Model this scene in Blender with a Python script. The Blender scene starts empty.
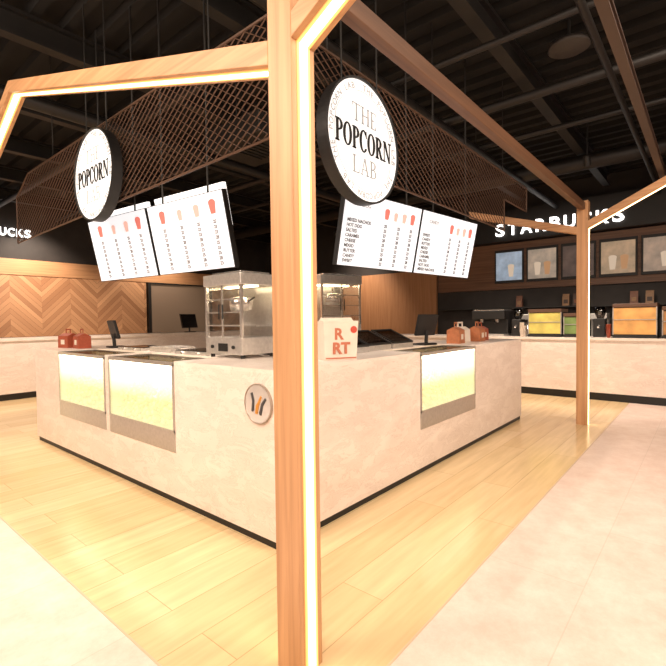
import bpy, bmesh, math, random
from mathutils import Vector, Matrix
random.seed(7)
S = bpy.context.scene
COL = S.collection
R = math.radians
S.view_settings.view_transform = 'Standard'
S.view_settings.exposure = 0.0

# ------------------------------------------------------------------ materials
def newmat(name):
    m = bpy.data.materials.new(name); m.use_nodes = True
    return m, m.node_tree.nodes, m.node_tree.links, m.node_tree.nodes['Principled BSDF']

def pbr(name, col, rough=0.5, metal=0.0, emit=None, strength=0.0, noise=0.0, nscale=20):
    m, N, L, B = newmat(name)
    B.inputs['Base Color'].default_value = (*col, 1)
    B.inputs['Roughness'].default_value = rough
    B.inputs['Metallic'].default_value = metal
    if emit:
        B.inputs['Emission Color'].default_value = (*emit, 1)
        B.inputs['Emission Strength'].default_value = strength
    if noise > 0:
        tc = N.new('ShaderNodeTexCoord'); nz = N.new('ShaderNodeTexNoise'); nz.inputs['Scale'].default_value = nscale
        nz.inputs['Detail'].default_value = 4
        rp = N.new('ShaderNodeValToRGB')
        rp.color_ramp.elements[0].position = .3; rp.color_ramp.elements[1].position = .7
        rp.color_ramp.elements[0].color = (*[c*(1-noise) for c in col], 1)
        rp.color_ramp.elements[1].color = (*[min(1, c*(1+noise)) for c in col], 1)
        L.new(tc.outputs['Object'], nz.inputs['Vector']); L.new(nz.outputs['Fac'], rp.inputs['Fac'])
        L.new(rp.outputs['Color'], B.inputs['Base Color'])
    return m

def wood(name, c1, c2, axis=2, rough=0.45):
    m, N, L, B = newmat(name)
    tc = N.new('ShaderNodeTexCoord'); mp = N.new('ShaderNodeMapping')
    sc = [22, 22, 22]; sc[axis] = 0.9
    mp.inputs['Scale'].default_value = sc
    nz = N.new('ShaderNodeTexNoise'); nz.inputs['Scale'].default_value = 1.3; nz.inputs['Detail'].default_value = 6
    nz.inputs['Distortion'].default_value = .6
    rp = N.new('ShaderNodeValToRGB')
    rp.color_ramp.elements[0].position = .3; rp.color_ramp.elements[1].position = .72
    rp.color_ramp.elements[0].color = (*c1, 1); rp.color_ramp.elements[1].color = (*c2, 1)
    L.new(tc.outputs['Object'], mp.inputs['Vector']); L.new(mp.outputs['Vector'], nz.inputs['Vector'])
    L.new(nz.outputs['Fac'], rp.inputs['Fac']); L.new(rp.outputs['Color'], B.inputs['Base Color'])
    bp = N.new('ShaderNodeBump'); bp.inputs['Strength'].default_value = .08
    L.new(nz.outputs['Fac'], bp.inputs['Height']); L.new(bp.outputs['Normal'], B.inputs['Normal'])
    B.inputs['Roughness'].default_value = rough
    return m

def marble(name, base, vein, dark):
    m, N, L, B = newmat(name)
    tc = N.new('ShaderNodeTexCoord')
    mp = N.new('ShaderNodeMapping'); mp.inputs['Rotation'].default_value = (.5, .7, .4); mp.inputs['Scale'].default_value = (1, 1, 2.6)
    n1 = N.new('ShaderNodeTexNoise'); n1.inputs['Scale'].default_value = 3.4; n1.inputs['Detail'].default_value = 13
    n1.inputs['Roughness'].default_value = .76; n1.inputs['Distortion'].default_value = .6
    rp = N.new('ShaderNodeValToRGB'); cr = rp.color_ramp
    cr.elements[0].position = .30; cr.elements[0].color = (*dark, 1)
    cr.elements[1].position = .66; cr.elements[1].color = (*base, 1)
    mid = tuple(a*.78+b*.22 for a, b in zip(base, dark))
    e = cr.elements.new(.487); e.color = (*mid, 1)
    e = cr.elements.new(.5); e.color = (*vein, 1)
    e = cr.elements.new(.514); e.color = (*base, 1)
    n2 = N.new('ShaderNodeTexNoise'); n2.inputs['Scale'].default_value = 1.2; n2.inputs['Detail'].default_value = 8; n2.inputs['Distortion'].default_value = 1.5
    r2 = N.new('ShaderNodeValToRGB'); r2.color_ramp.elements[0].position = .35; r2.color_ramp.elements[1].position = .65
    r2.color_ramp.elements[0].color = (.91, .885, .875, 1); r2.color_ramp.elements[1].color = (1, 1, 1, 1)
    mx = N.new('ShaderNodeMix'); mx.data_type = 'RGBA'; mx.blend_type = 'MULTIPLY'; mx.inputs[0].default_value = 1
    L.new(tc.outputs['Object'], mp.inputs['Vector']); L.new(mp.outputs['Vector'], n1.inputs['Vector']); L.new(mp.outputs['Vector'], n2.inputs['Vector'])
    L.new(n1.outputs['Fac'], rp.inputs['Fac']); L.new(n2.outputs['Fac'], r2.inputs['Fac'])
    L.new(rp.outputs['Color'], mx.inputs[6]); L.new(r2.outputs['Color'], mx.inputs[7]); L.new(mx.outputs[2], B.inputs['Base Color'])
    B.inputs['Roughness'].default_value = .3
    return m

def planks(name, c1, c2, mortar, bw, rh, rough, msize=.004, rot=0, nvar=.25):
    m, N, L, B = newmat(name)
    tc = N.new('ShaderNodeTexCoord'); mp = N.new('ShaderNodeMapping'); mp.inputs['Rotation'].default_value = (0, 0, rot)
    bk = N.new('ShaderNodeTexBrick'); bk.offset = .37
    bk.inputs['Color1'].default_value = (*c1, 1); bk.inputs['Color2'].default_value = (*c2, 1)
    bk.inputs['Mortar'].default_value = (*mortar, 1); bk.inputs['Scale'].default_value = 1
    bk.inputs['Mortar Size'].default_value = msize; bk.inputs['Brick Width'].default_value = bw
    bk.inputs['Row Height'].default_value = rh
    mp2 = N.new('ShaderNodeMapping'); mp2.inputs['Scale'].default_value = (1.2, 14, 1); mp2.inputs['Rotation'].default_value = (0, 0, rot)
    nz = N.new('ShaderNodeTexNoise'); nz.inputs['Scale'].default_value = 1.4; nz.inputs['Detail'].default_value = 6
    rp = N.new('ShaderNodeValToRGB'); rp.color_ramp.elements[0].position = .25; rp.color_ramp.elements[1].position = .7
    rp.color_ramp.elements[0].color = (1-nvar, 1-nvar*1.15, 1-nvar*1.3, 1); rp.color_ramp.elements[1].color = (1, 1, 1, 1)
    mx = N.new('ShaderNodeMix'); mx.data_type = 'RGBA'; mx.blend_type = 'MULTIPLY'; mx.inputs[0].default_value = 1
    L.new(tc.outputs['Object'], mp.inputs['Vector']); L.new(mp.outputs['Vector'], bk.inputs['Vector'])
    L.new(tc.outputs['Object'], mp2.inputs['Vector']); L.new(mp2.outputs['Vector'], nz.inputs['Vector'])
    L.new(nz.outputs['Fac'], rp.inputs['Fac'])
    L.new(bk.outputs['Color'], mx.inputs[6]); L.new(rp.outputs['Color'], mx.inputs[7])
    L.new(mx.outputs[2], B.inputs['Base Color'])
    B.inputs['Roughness'].default_value = rough
    return m

def stone(name, base, var, joint, size, rough):
    m, N, L, B = newmat(name)
    tc = N.new('ShaderNodeTexCoord')
    bk = N.new('ShaderNodeTexBrick'); bk.offset = .5
    for k, c in (('Color1', base), ('Color2', tuple(x*.97 for x in base)), ('Mortar', joint)):
        bk.inputs[k].default_value = (*c, 1)
    bk.inputs['Scale'].default_value = 1; bk.inputs['Mortar Size'].default_value = .003
    bk.inputs['Brick Width'].default_value = size*2; bk.inputs['Row Height'].default_value = size
    nz = N.new('ShaderNodeTexNoise'); nz.inputs['Scale'].default_value = 4; nz.inputs['Detail'].default_value = 13
    nz.inputs['Roughness'].default_value = .78
    rp = N.new('ShaderNodeValToRGB'); rp.color_ramp.elements[0].position = .38; rp.color_ramp.elements[1].position = .62
    rp.color_ramp.elements[0].color = (*var, 1); rp.color_ramp.elements[1].color = (1, 1, 1, 1)
    mx = N.new('ShaderNodeMix'); mx.data_type = 'RGBA'; mx.blend_type = 'MULTIPLY'; mx.inputs[0].default_value = 1
    L.new(tc.outputs['Object'], bk.inputs['Vector']); L.new(tc.outputs['Object'], nz.inputs['Vector'])
    L.new(nz.outputs['Fac'], rp.inputs['Fac']); L.new(bk.outputs['Color'], mx.inputs[6]); L.new(rp.outputs['Color'], mx.inputs[7])
    L.new(mx.outputs[2], B.inputs['Base Color']); B.inputs['Roughness'].default_value = rough
    return m

def chevron(name, axis, c1, c2, w=.62, h=.125):
    m, N, L, B = newmat(name)
    tc = N.new('ShaderNodeTexCoord'); sp = N.new('ShaderNodeSeparateXYZ'); L.new(tc.outputs['Object'], sp.inputs[0])
    pp = N.new('ShaderNodeMath'); pp.operation = 'PINGPONG'; pp.inputs[1].default_value = w
    L.new(sp.outputs[axis], pp.inputs[0])
    ad = N.new('ShaderNodeMath'); ad.operation = 'ADD'; L.new(pp.outputs[0], ad.inputs[0]); L.new(sp.outputs[2], ad.inputs[1])
    dv = N.new('ShaderNodeMath'); dv.operation = 'DIVIDE'; dv.inputs[1].default_value = h; L.new(ad.outputs[0], dv.inputs[0])
    fl = N.new('ShaderNodeMath'); fl.operation = 'FLOOR'; L.new(dv.outputs[0], fl.inputs[0])
    d2 = N.new('ShaderNodeMath'); d2.operation = 'DIVIDE'; d2.inputs[1].default_value = w; L.new(sp.outputs[axis], d2.inputs[0])
    f2 = N.new('ShaderNodeMath'); f2.operation = 'FLOOR'; L.new(d2.outputs[0], f2.inputs[0])
    cb = N.new('ShaderNodeCombineXYZ'); L.new(fl.outputs[0], cb.inputs[0]); L.new(f2.outputs[0], cb.inputs[1])
    wn = N.new('ShaderNodeTexWhiteNoise'); wn.noise_dimensions = '3D'; L.new(cb.outputs[0], wn.inputs['Vector'])
    rp = N.new('ShaderNodeValToRGB'); rp.color_ramp.elements[0].color = (*c1, 1); rp.color_ramp.elements[1].color = (*c2, 1)
    L.new(wn.outputs['Value'], rp.inputs['Fac'])
    fr = N.new('ShaderNodeMath'); fr.operation = 'FRACT'; L.new(dv.outputs[0], fr.inputs[0])
    gt = N.new('ShaderNodeMath'); gt.operation = 'GREATER_THAN'; gt.inputs[1].default_value = .05; L.new(fr.outputs[0], gt.inputs[0])
    mx = N.new('ShaderNodeMix'); mx.data_type = 'RGBA'; L.new(gt.outputs[0], mx.inputs[0])
    mx.inputs[6].default_value = (*[c*.45 for c in c1], 1); L.new(rp.outputs['Color'], mx.inputs[7])
    L.new(mx.outputs[2], B.inputs['Base Color']); B.inputs['Roughness'].default_value = .5
    return m

def glassmat(name, tint=(1, 1, 1), refl=.12):
    m = bpy.data.materials.new(name); m.use_nodes = True; N = m.node_tree.nodes; L = m.node_tree.links
    N.clear(); o = N.new('ShaderNodeOutputMaterial'); t = N.new('ShaderNodeBsdfTransparent'); g = N.new('ShaderNodeBsdfGlossy')
    t.inputs['Color'].default_value = (*tint, 1); g.inputs['Roughness'].default_value = .03
    mx = N.new('ShaderNodeMixShader'); mx.inputs[0].default_value = refl
    L.new(t.outputs[0], mx.inputs[1]); L.new(g.outputs[0], mx.inputs[2]); L.new(mx.outputs[0], o.inputs[0])
    return m

def glowglass(name):      # lightly frosted pane; its glow, brightest at the top, is painted as emission
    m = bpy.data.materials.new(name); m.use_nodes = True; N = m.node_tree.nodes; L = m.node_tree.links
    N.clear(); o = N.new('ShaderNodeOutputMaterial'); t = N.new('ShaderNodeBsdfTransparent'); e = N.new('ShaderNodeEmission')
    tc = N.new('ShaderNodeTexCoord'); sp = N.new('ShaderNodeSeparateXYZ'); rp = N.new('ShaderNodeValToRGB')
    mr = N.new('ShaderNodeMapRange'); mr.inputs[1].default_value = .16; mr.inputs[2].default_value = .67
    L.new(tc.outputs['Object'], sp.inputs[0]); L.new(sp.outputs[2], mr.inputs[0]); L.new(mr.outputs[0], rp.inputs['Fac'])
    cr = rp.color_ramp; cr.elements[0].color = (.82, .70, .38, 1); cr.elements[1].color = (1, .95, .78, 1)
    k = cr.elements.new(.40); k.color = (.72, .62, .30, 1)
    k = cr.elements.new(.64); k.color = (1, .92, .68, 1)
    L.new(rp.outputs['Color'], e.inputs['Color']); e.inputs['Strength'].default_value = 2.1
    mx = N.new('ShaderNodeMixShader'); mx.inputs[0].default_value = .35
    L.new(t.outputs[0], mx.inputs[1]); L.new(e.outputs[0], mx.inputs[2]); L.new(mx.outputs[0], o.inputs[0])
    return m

def ledmat(name, half):   # strip with channel glow painted in: hot core, amber flanks (object x across the channel)
    m, N, L, B = newmat(name)
    tc = N.new('ShaderNodeTexCoord'); sp = N.new('ShaderNodeSeparateXYZ'); L.new(tc.outputs['Object'], sp.inputs[0])
    ab = N.new('ShaderNodeMath'); ab.operation = 'ABSOLUTE'; L.new(sp.outputs[0], ab.inputs[0])
    dv = N.new('ShaderNodeMath'); dv.operation = 'DIVIDE'; dv.inputs[1].default_value = half; L.new(ab.outputs[0], dv.inputs[0])
    rp = N.new('ShaderNodeValToRGB'); cr = rp.color_ramp
    cr.elements[0].position = 0; cr.elements[0].color = (1, .88, .60, 1)
    cr.elements[1].position = 1; cr.elements[1].color = (.16, .070, .015, 1)
    k = cr.elements.new(.48); k.color = (1, .80, .44, 1)
    k = cr.elements.new(.66); k.color = (.24, .13, .035, 1)
    L.new(dv.outputs[0], rp.inputs['Fac']); L.new(rp.outputs['Color'], B.inputs['Emission Color'])
    B.inputs['Emission Strength'].default_value = 6.5; B.inputs['Base Color'].default_value = (.6, .4, .2, 1)
    return m

LEDW = .035
WOODZ = wood('oak_post', (.45, .23, .105), (.65, .365, .185), 2)
WOODY = wood('oak_arm', (.45, .23, .105), (.65, .365, .185), 1)
WOODX = wood('oak_purlin', (.10, .048, .026), (.175, .086, .045), 0)
LED = ledmat('led_channel_glow', LEDW)
LAMP = pbr('case_lamp', (1, .9, .6), .5, 0, (1, .86, .58), 14)
MGLOW = pbr('machine_added_glow', (1, .9, .6), .5, 0, (1, .80, .50), 10)
MARB = marble('counter_marble', (.90, .795, .725), (.69, .575, .505), (.78, .67, .60))
MARBT = marble('counter_marble_top', (.90, .815, .75), (.74, .635, .565), (.81, .71, .64))
BLACK = pbr('matte_black', (.012, .011, .011), .5)
BLACKG = pbr('gloss_black', (.012, .011, .012), .15)
STEEL = pbr('brushed_steel', (.74, .71, .68), .28, .7, noise=.10, nscale=40)
SILL = pbr('dull_steel', (.54, .51, .48), .30, .7, noise=.08, nscale=40)
CHROME = pbr('polished_steel', (.88, .85, .81), .18, .8)
MESHM = pbr('mesh_metal', (.105, .058, .038), .5, .25)
SCREEN = pbr('screen_white', (.5, .5, .5), .4, 0, (.93, .95, 1.0), .82)
SIGNW = pbr('sign_white', (.7, .7, .7), .4, 0, (1, .98, .96), .75)
LIGHTBOX = pbr('lightbox_white', (.8, .8, .8), .4, 0, (1, .97, .93), 1.3)
INK = pbr('black_ink', (.008, .008, .008), .7)
INKG = pbr('grey_ink', (.30, .28, .27), .6)
INKF = pbr('faint_ink', (.30, .29, .28), .8, 0, (.8, .79, .78), .26)
INKM = pbr('menu_ink', (.13, .13, .14), .6)
INKP = pbr('pale_menu_ink', (.20, .18, .18), .6)
INKD = pbr('dark_grey_ink', (.05, .05, .055), .6)
GOLD = pbr('gold_ink', (.60, .27, .05), .4, .2)
RED = pbr('red_card', (.36, .075, .035), .5, noise=.15, nscale=30)
ORANGE = pbr('brown_red_card', (.44, .15, .06), .5, noise=.15, nscale=30)
PRINT = pbr('tan_red_print', (.50, .16, .09), .6)
PRINTR = pbr('red_print', (.55, .07, .04), .6)
PICR = pbr('screen_red', (.4, .12, .10), .4, 0, (.85, .22, .17), .7)
PICP = pbr('screen_pink', (.4, .25, .22), .4, 0, (.95, .55, .45), .75)
CREAM = pbr('cream_card', (.78, .69, .60), .6, noise=.06, nscale=12)
GLASS = glassmat('clear_glass')
GLOWGLASS = glowglass('frosted_glow_glass')
SMOKE = glassmat('smoked_glass', (.35, .32, .3), .2)
BACKLIT = pbr('backlit_panel', (.9, .8, .5), .5, 0, (1, .86, .56), 1.6)
POP = pbr('popcorn_yellow', (.92, .74, .37), .8, noise=.38, nscale=40)
CEIL = pbr('ceiling_black', (.0055, .0045, .0038), .9)
DARKST = pbr('dark_steel', (.0085, .0068, .0056), .6, noise=.3, nscale=3)
DUCTM = pbr('duct_dark', (.012, .0095, .008), .5, .2)
WFLOOR = planks('oak_floor', (.93, .715, .425), (.83, .60, .325), (.58, .39, .20), 1.9, .25, .18, .0022, 0, .17)
SFLOOR = stone('stone_floor', (.90, .74, .665), (.86, .80, .77), (.78, .64, .56), .75, .38)
CHEVX = chevron('chevron_wood_x', 0, (.34, .16, .075), (.60, .33, .17))
PANEL = wood('orange_brown_panel', (.34, .16, .07), (.46, .23, .11), 2)
BAND = wood('plain_wood_band', (.42, .21, .10), (.58, .32, .16), 0)
DWALL = pbr('dark_wall', (.025, .02, .018), .7, noise=.2, nscale=4)
BWOOD = wood('brown_boards', (.10, .045, .022), (.20, .095, .05), 1)
LETTER = pbr('lit_letter', (.9, .9, .9), .4, 0, (1, .96, .92), 2.6)

# ------------------------------------------------------------------ geometry helpers
class MB:
    def __init__(s): s.bm = bmesh.new()
    def box(s, x0, x1, y0, y1, z0, z1, M=None):
        v = [s.bm.verts.new(p) for p in ((x0,y0,z0),(x1,y0,z0),(x1,y1,z0),(x0,y1,z0),(x0,y0,z1),(x1,y0,z1),(x1,y1,z1),(x0,y1,z1))]
        for f in ((0,3,2,1),(4,5,6,7),(0,1,5,4),(1,2,6,5),(2,3,7,6),(3,0,4,7)): s.bm.faces.new([v[i] for i in f])
        if M is not None:
            for q in v: q.co = M @ q.co
        return s
    def cyl(s, p0, p1, r, r2=None, n=16):
        p0, p1 = Vector(p0), Vector(p1); r2 = r if r2 is None else r2
        d = p1-p0; q = d.to_track_quat('Z', 'Y'); a = []; b = []
        for i in range(n):
            t = 2*math.pi*i/n; u = Vector((math.cos(t), math.sin(t), 0))
            a.append(s.bm.verts.new(p0+q@(u*r))); b.append(s.bm.verts.new(p1+q@(u*r2)))
        for i in range(n):
            j = (i+1) % n; s.bm.faces.new((a[i], a[j], b[j], b[i]))
        s.bm.faces.new(a[::-1]); s.bm.faces.new(b)
        return s
    def prism(s, pts, axis, a0, a1):
        def mk(p, a):
            return (a, p[0], p[1]) if axis == 0 else ((p[0], a, p[1]) if axis == 1 else (p[0], p[1], a))
        A = [s.bm.verts.new(mk(p, a0)) for p in pts]; B = [s.bm.verts.new(mk(p, a1)) for p in pts]
        n = len(pts)
        for i in range(n):
            j = (i+1) % n; s.bm.faces.new((A[i], A[j], B[j], B[i]))
        s.bm.faces.new(A[::-1]); s.bm.faces.new(B)
        return s
    def arc(s, cx, cz, ro, ri, a0, a1, y0, y1, n=20):     # elliptical band in the XZ plane: ro, ri are (rx, rz)
        P = []
        for i in range(n+1):
            t = R(a0+(a1-a0)*i/n); c, q = math.cos(t), math.sin(t)
            P.append(((cx+ro[0]*c, cz+ro[1]*q), (cx+ri[0]*c, cz+ri[1]*q)))
        for p, q in zip(P, P[1:]): s.prism([p[0], q[0], q[1], p[1]], 1, y0, y1)
        return s
    def lathe(s, prof, n=20, c=(0,0)):
        rings = []
        for r, z in prof:
            rings.append([s.bm.verts.new((c[0]+r*math.cos(2*math.pi*i/n), c[1]+r*math.sin(2*math.pi*i/n), z)) for i in range(n)])
        for a, b in zip(rings, rings[1:]):
            for i in range(n):
                j = (i+1) % n; s.bm.faces.new((a[i], a[j], b[j], b[i]))
        s.bm.faces.new(rings[0][::-1]); s.bm.faces.new(rings[-1])
        return s
    def ball(s, c, r, sub=1):
        bmesh.ops.create_icosphere(s.bm, subdivisions=sub, radius=r, matrix=Matrix.Translation(c)); return s
    def taper(s, w0, d0, w1, d1, z0, z1, c=(0,0)):
        a = [(-w0/2,-d0/2),(w0/2,-d0/2),(w0/2,d0/2),(-w0/2,d0/2)]; b = [(-w1/2,-d1/2),(w1/2,-d1/2),(w1/2,d1/2),(-w1/2,d1/2)]
        A = [s.bm.verts.new((p[0]+c[0],p[1]+c[1],z0)) for p in a]; B = [s.bm.verts.new((p[0]+c[0],p[1]+c[1],z1)) for p in b]
        for i in range(4):
            j = (i+1) % 4; s.bm.faces.new((A[i],A[j],B[j],B[i]))
        s.bm.faces.new(A[::-1]); s.bm.faces.new(B); return s
    def ring(s, r0, r1, y0, y1, n=48, c=(0,0)):   # annulus about the Y axis
        P = []
        for (r, y) in ((r0,y0),(r1,y0),(r1,y1),(r0,y1)):
            P.append([s.bm.verts.new((c[0]+r*math.cos(2*math.pi*i/n), y, c[1]+r*math.sin(2*math.pi*i/n))) for i in range(n)])
        for k in range(4):
            a, b = P[k], P[(k+1)%4]
            for i in range(n):
                j = (i+1) % n; s.bm.faces.new((a[i],a[j],b[j],b[i]))
        return s
    def build(s, name, mat, parent=None, M=None, smooth=False, bevel=0):
        bm = s.bm
        if M is not None: bmesh.ops.transform(bm, matrix=M, verts=bm.verts)
        bmesh.ops.recalc_face_normals(bm, faces=bm.faces)
        me = bpy.data.meshes.new(name); bm.to_mesh(me); bm.free()
        if smooth:
            for p in me.polygons: p.use_smooth = len(p.vertices) <= 4
        me.materials.append(mat)
        o = bpy.data.objects.new(name, me); COL.objects.link(o)
        if parent: o.parent = parent
        if bevel:
            b = o.modifiers.new('bevel', 'BEVEL'); b.width = bevel; b.segments = 2; b.limit_method = 'ANGLE'
        return o

def thing(name, label, cat, loc=(0,0,0), rotz=0, group=None):
    o = bpy.data.objects.new(name, None); COL.objects.link(o); o.empty_display_size = .1
    o.location = loc; o.rotation_euler = (0, 0, rotz); o['label'] = label; o['category'] = cat
    if group: o['group'] = group
    return o
def tag(o, label, cat, group=None):
    o['label'] = label; o['category'] = cat
    if group: o['group'] = group
    return o
def struct(o): o['kind'] = 'structure'; return o
def textmesh(body, size, extrude=.003, offset=0, align='CENTER', space=1.0):
    cu = bpy.data.curves.new('txt', 'FONT'); cu.body = body; cu.size = size; cu.align_x = align; cu.align_y = 'CENTER'
    cu.extrude = extrude; cu.offset = offset; cu.space_line = space; cu.resolution_u = 3
    o = bpy.data.objects.new('txt', cu); COL.objects.link(o)
    dg = bpy.context.evaluated_depsgraph_get()
    me = bpy.data.meshes.new_from_object(o.evaluated_get(dg)); bpy.data.objects.remove(o)
    return me
def text(name, body, size, mat, parent, loc, width=None, extrude=.003, offset=0, align='CENTER', M=None, space=1.0):
    me = textmesh(body, size, extrude, offset, align, space)
    me.name = name
    sx = 1
    if width:
        xs = [v.co.x for v in me.vertices]; sx = width/(max(xs)-min(xs))
    T = Matrix.Translation(loc) @ Matrix.Rotation(R(90), 4, 'X') @ Matrix.Diagonal((sx, 1, 1, 1))
    if M is not None: T = M @ T
    me.transform(T); me.materials.clear(); me.materials.append(mat)
    ob = bpy.data.objects.new(name, me); COL.objects.link(ob)
    if parent: ob.parent = parent
    return ob

# serif capitals, cap height 1, drawn from stems, bowls and serifs (wt scales the thick strokes)
def glyph(b, ch, x, y0, y1, k, wt):
    def P(pts): b.prism([((x+p[0])*k, (p[1]-.5)*k) for p in pts], 1, y0, y1)
    def rect(u0, u1, v0, v1): P([(u0,v0),(u1,v0),(u1,v1),(u0,v1)])
    def A(cx, cz, ro, ri, a0, a1, n=20): b.arc((x+cx)*k, (cz-.5)*k, (ro[0]*k, ro[1]*k), (ri[0]*k, ri[1]*k), a0, a1, y0, y1, n)
    T = .065 if wt > .8 else .055; s = .22*wt
    if ch in 'PR':
        rect(.07, .07+s, 0, 1); rect(0, .14+s, 0, T); rect(0, .30, 1-T, 1)
        A(.30, .74, (.38, .26), (.38-s*.95, .26-T), -90, 90); rect(.25, .31, 1-T, 1); rect(.25, .31, .48, .48+T)
        if ch == 'R':
            P([(.30, .50), (.48, .52), (.76, .03), (.82, .0), (.56, 0)]); rect(.60, .86, 0, T)
    elif ch == 'O': A(.42, .5, (.42, .52), (.42-s, .52-T), 0, 360, 40)
    elif ch == 'C':
        A(.42, .5, (.42, .52), (.42-s, .52-T), 42, 318, 30)
        P([(.66, .98), (.72, .98), (.74, .66), (.69, .66), (.62, .82)]); P([(.62, .16), (.72, .22), (.75, .2), (.66, .06)])
    elif ch == 'N':
        rect(.09, .16, 0, 1); rect(.71, .79, 0, 1); P([(.05, 1), (.29, 1), (.79, 0), (.66, 0)])
        rect(0, .26, 0, T); rect(0, .18, 1-T, 1); rect(.60, .90, 1-T, 1)
    elif ch == 'T':
        rect(.36, .36+s, 0, 1); rect(0, .72+s, 1-T, 1); rect(.26, .46+s, 0, T); rect(0, T, .78, 1); rect(.72+s-T, .72+s, .78, 1)
    elif ch == 'H':
        rect(.08, .08+s, 0, 1); rect(.66, .66+s, 0, 1); rect(.08, .66, .48, .48+T)
        for q in (.08, .66):
            for v in (0, 1-T): rect(q-.08, q+s+.08, v, v+T)
    elif ch == 'E':
        rect(.08, .08+s, 0, 1); rect(0, .62, 0, T); rect(0, .60, 1-T, 1); rect(.08, .46, .48, .48+T); rect(.62-T, .62, 0, .2); rect(.60-T, .60, .8, 1)
    elif ch == 'L':
        rect(.08, .08+s, 0, 1); rect(0, .62, 0, T); rect(0, .16+s, 1-T, 1); rect(.62-T, .62, 0, .24)
    elif ch == 'A':
        P([(.40, 1), (.46, 1), (.14, 0), (.08, 0)]); P([(.38, 1), (.48, 1), (.80, 0), (.80-s, 0)]); rect(.22, .62, .30, .30+T); rect(0, .24, 0, T); rect(.56, .88, 0, T)
    elif ch == 'B':
        rect(.08, .08+s, 0, 1); rect(0, .34, 1-T, 1); rect(0, .34, 0, T); rect(.1, .34, .49, .49+T)
        A(.32, .765, (.28, .235), (.28-s*.9, .235-T), -90, 90); A(.32, .275, (.34, .275), (.34-s*.9, .275-T), -90, 90)
def serif_word(name, word, height, width, mat, parent, c, y0, y1, wt=1.0):
    adv = {'P': .72, 'O': .90, 'C': .82, 'R': .87, 'N': .92, 'T': .95, 'H': 1.0, 'E': .72, 'L': .74, 'A': .95, 'B': .75}
    tot = sum(adv[q] for q in word); k = height; b = MB(); x = -tot/2
    for q in word: glyph(b, q, x, y0, y1, k, wt); x += adv[q]
    M = Matrix.Translation((c[0], 0, c[1])) @ Matrix.Diagonal((width/(tot*k), 1, 1, 1))
    return b.build(name, mat, parent, M=M)

CEILZ = 4.3
# ------------------------------------------------------------------ setting
X0, X1, Y0, Y1 = -6, 8.8, -6, 10
b = MB(); b.box(X0, -.92, Y0, Y1, -.1, 0); b.box(-.92, X1, Y0, -1.0, -.1, 0); struct(b.build('floor', SFLOOR))
struct(MB().box(-.92, X1, -1.0, Y1, -.1, 0.0).build('floor', WFLOOR))
b = MB(); b.box(-.928, -.918, -1.008, Y1, 0, .002); b.box(-.918, X1, -1.008, -.998, 0, .002); struct(b.build('trim_1', pbr('floor_joint', (.66, .50, .34), .4)))
b = MB(); b.box(X0-.1, X1+.1, Y0-.1, Y1+.1, CEILZ, CEILZ+.1)
x = X0
while x < X1-.12:                                   # corrugated roof decking
    b.prism([(x, CEILZ), (x+.03, CEILZ-.06), (x+.11, CEILZ-.06), (x+.14, CEILZ)], 1, Y0, Y1); x += .28
struct(b.build('ceiling', CEIL))
struct(MB().box(X0, X1+.1, Y1, Y1+.1, 0, CEILZ).build('wall_back', DWALL))
struct(MB().box(X1, X1+.1, Y0, Y1, 0, CEILZ).build('wall_right', DWALL))
struct(MB().box(X0-.1, X0, Y0, Y1+.1, 0, CEILZ).build('wall_left', pbr('plaster_left', (.30, .21, .15), .8, noise=.05)))
struct(MB().box(X0-.1, X1+.1, Y0-.1, Y0, 0, CEILZ).build('wall_front', pbr('plaster_front', (.30, .21, .15), .8, noise=.05)))
struct(MB().box(X0, 8.73, 9.93, 10, 2.50, 2.85).build('trim_2', BAND))             # plain wood strip, back wall
b = MB(); b.box(X0, 4.40, 9.95, 10, 1.1, 2.50); b.box(6.5, 8.73, 9.95, 10, 1.1, 2.50)
struct(b.build('trim_3', CHEVX))                                                   # chevron boards below it
struct(MB().box(8.73, 8.8, 3.4, 9.93, .9, 2.65).build('trim_4', PANEL))            # orange brown panel, right wall
struct(MB().box(8.74, 8.8, -5.9, 3.35, 2.05, 3.1).build('trim_5', BWOOD))           # boards behind the screens
struct(MB().box(8.5, 8.8, -5.9, 3.6, 3.12, 3.8).build('trim_6', BLACK))            # fascia behind the lit letters
wn = struct(MB().box(4.5, 6.4, 9.90, 9.925, 1.1, 2.45).build('window_1', pbr('niche_brown', (.20, .14, .10), .6, 0, (1, .66, .38), .05)))
b = MB(); b.box(4.42, 4.5, 9.86, 9.93, 1.05, 2.49); b.box(6.4, 6.48, 9.86, 9.93, 1.05, 2.49); b.box(4.5, 6.4, 9.86, 9.93, 2.45, 2.49)
b.build('window_frame', BLACK, wn)

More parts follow.
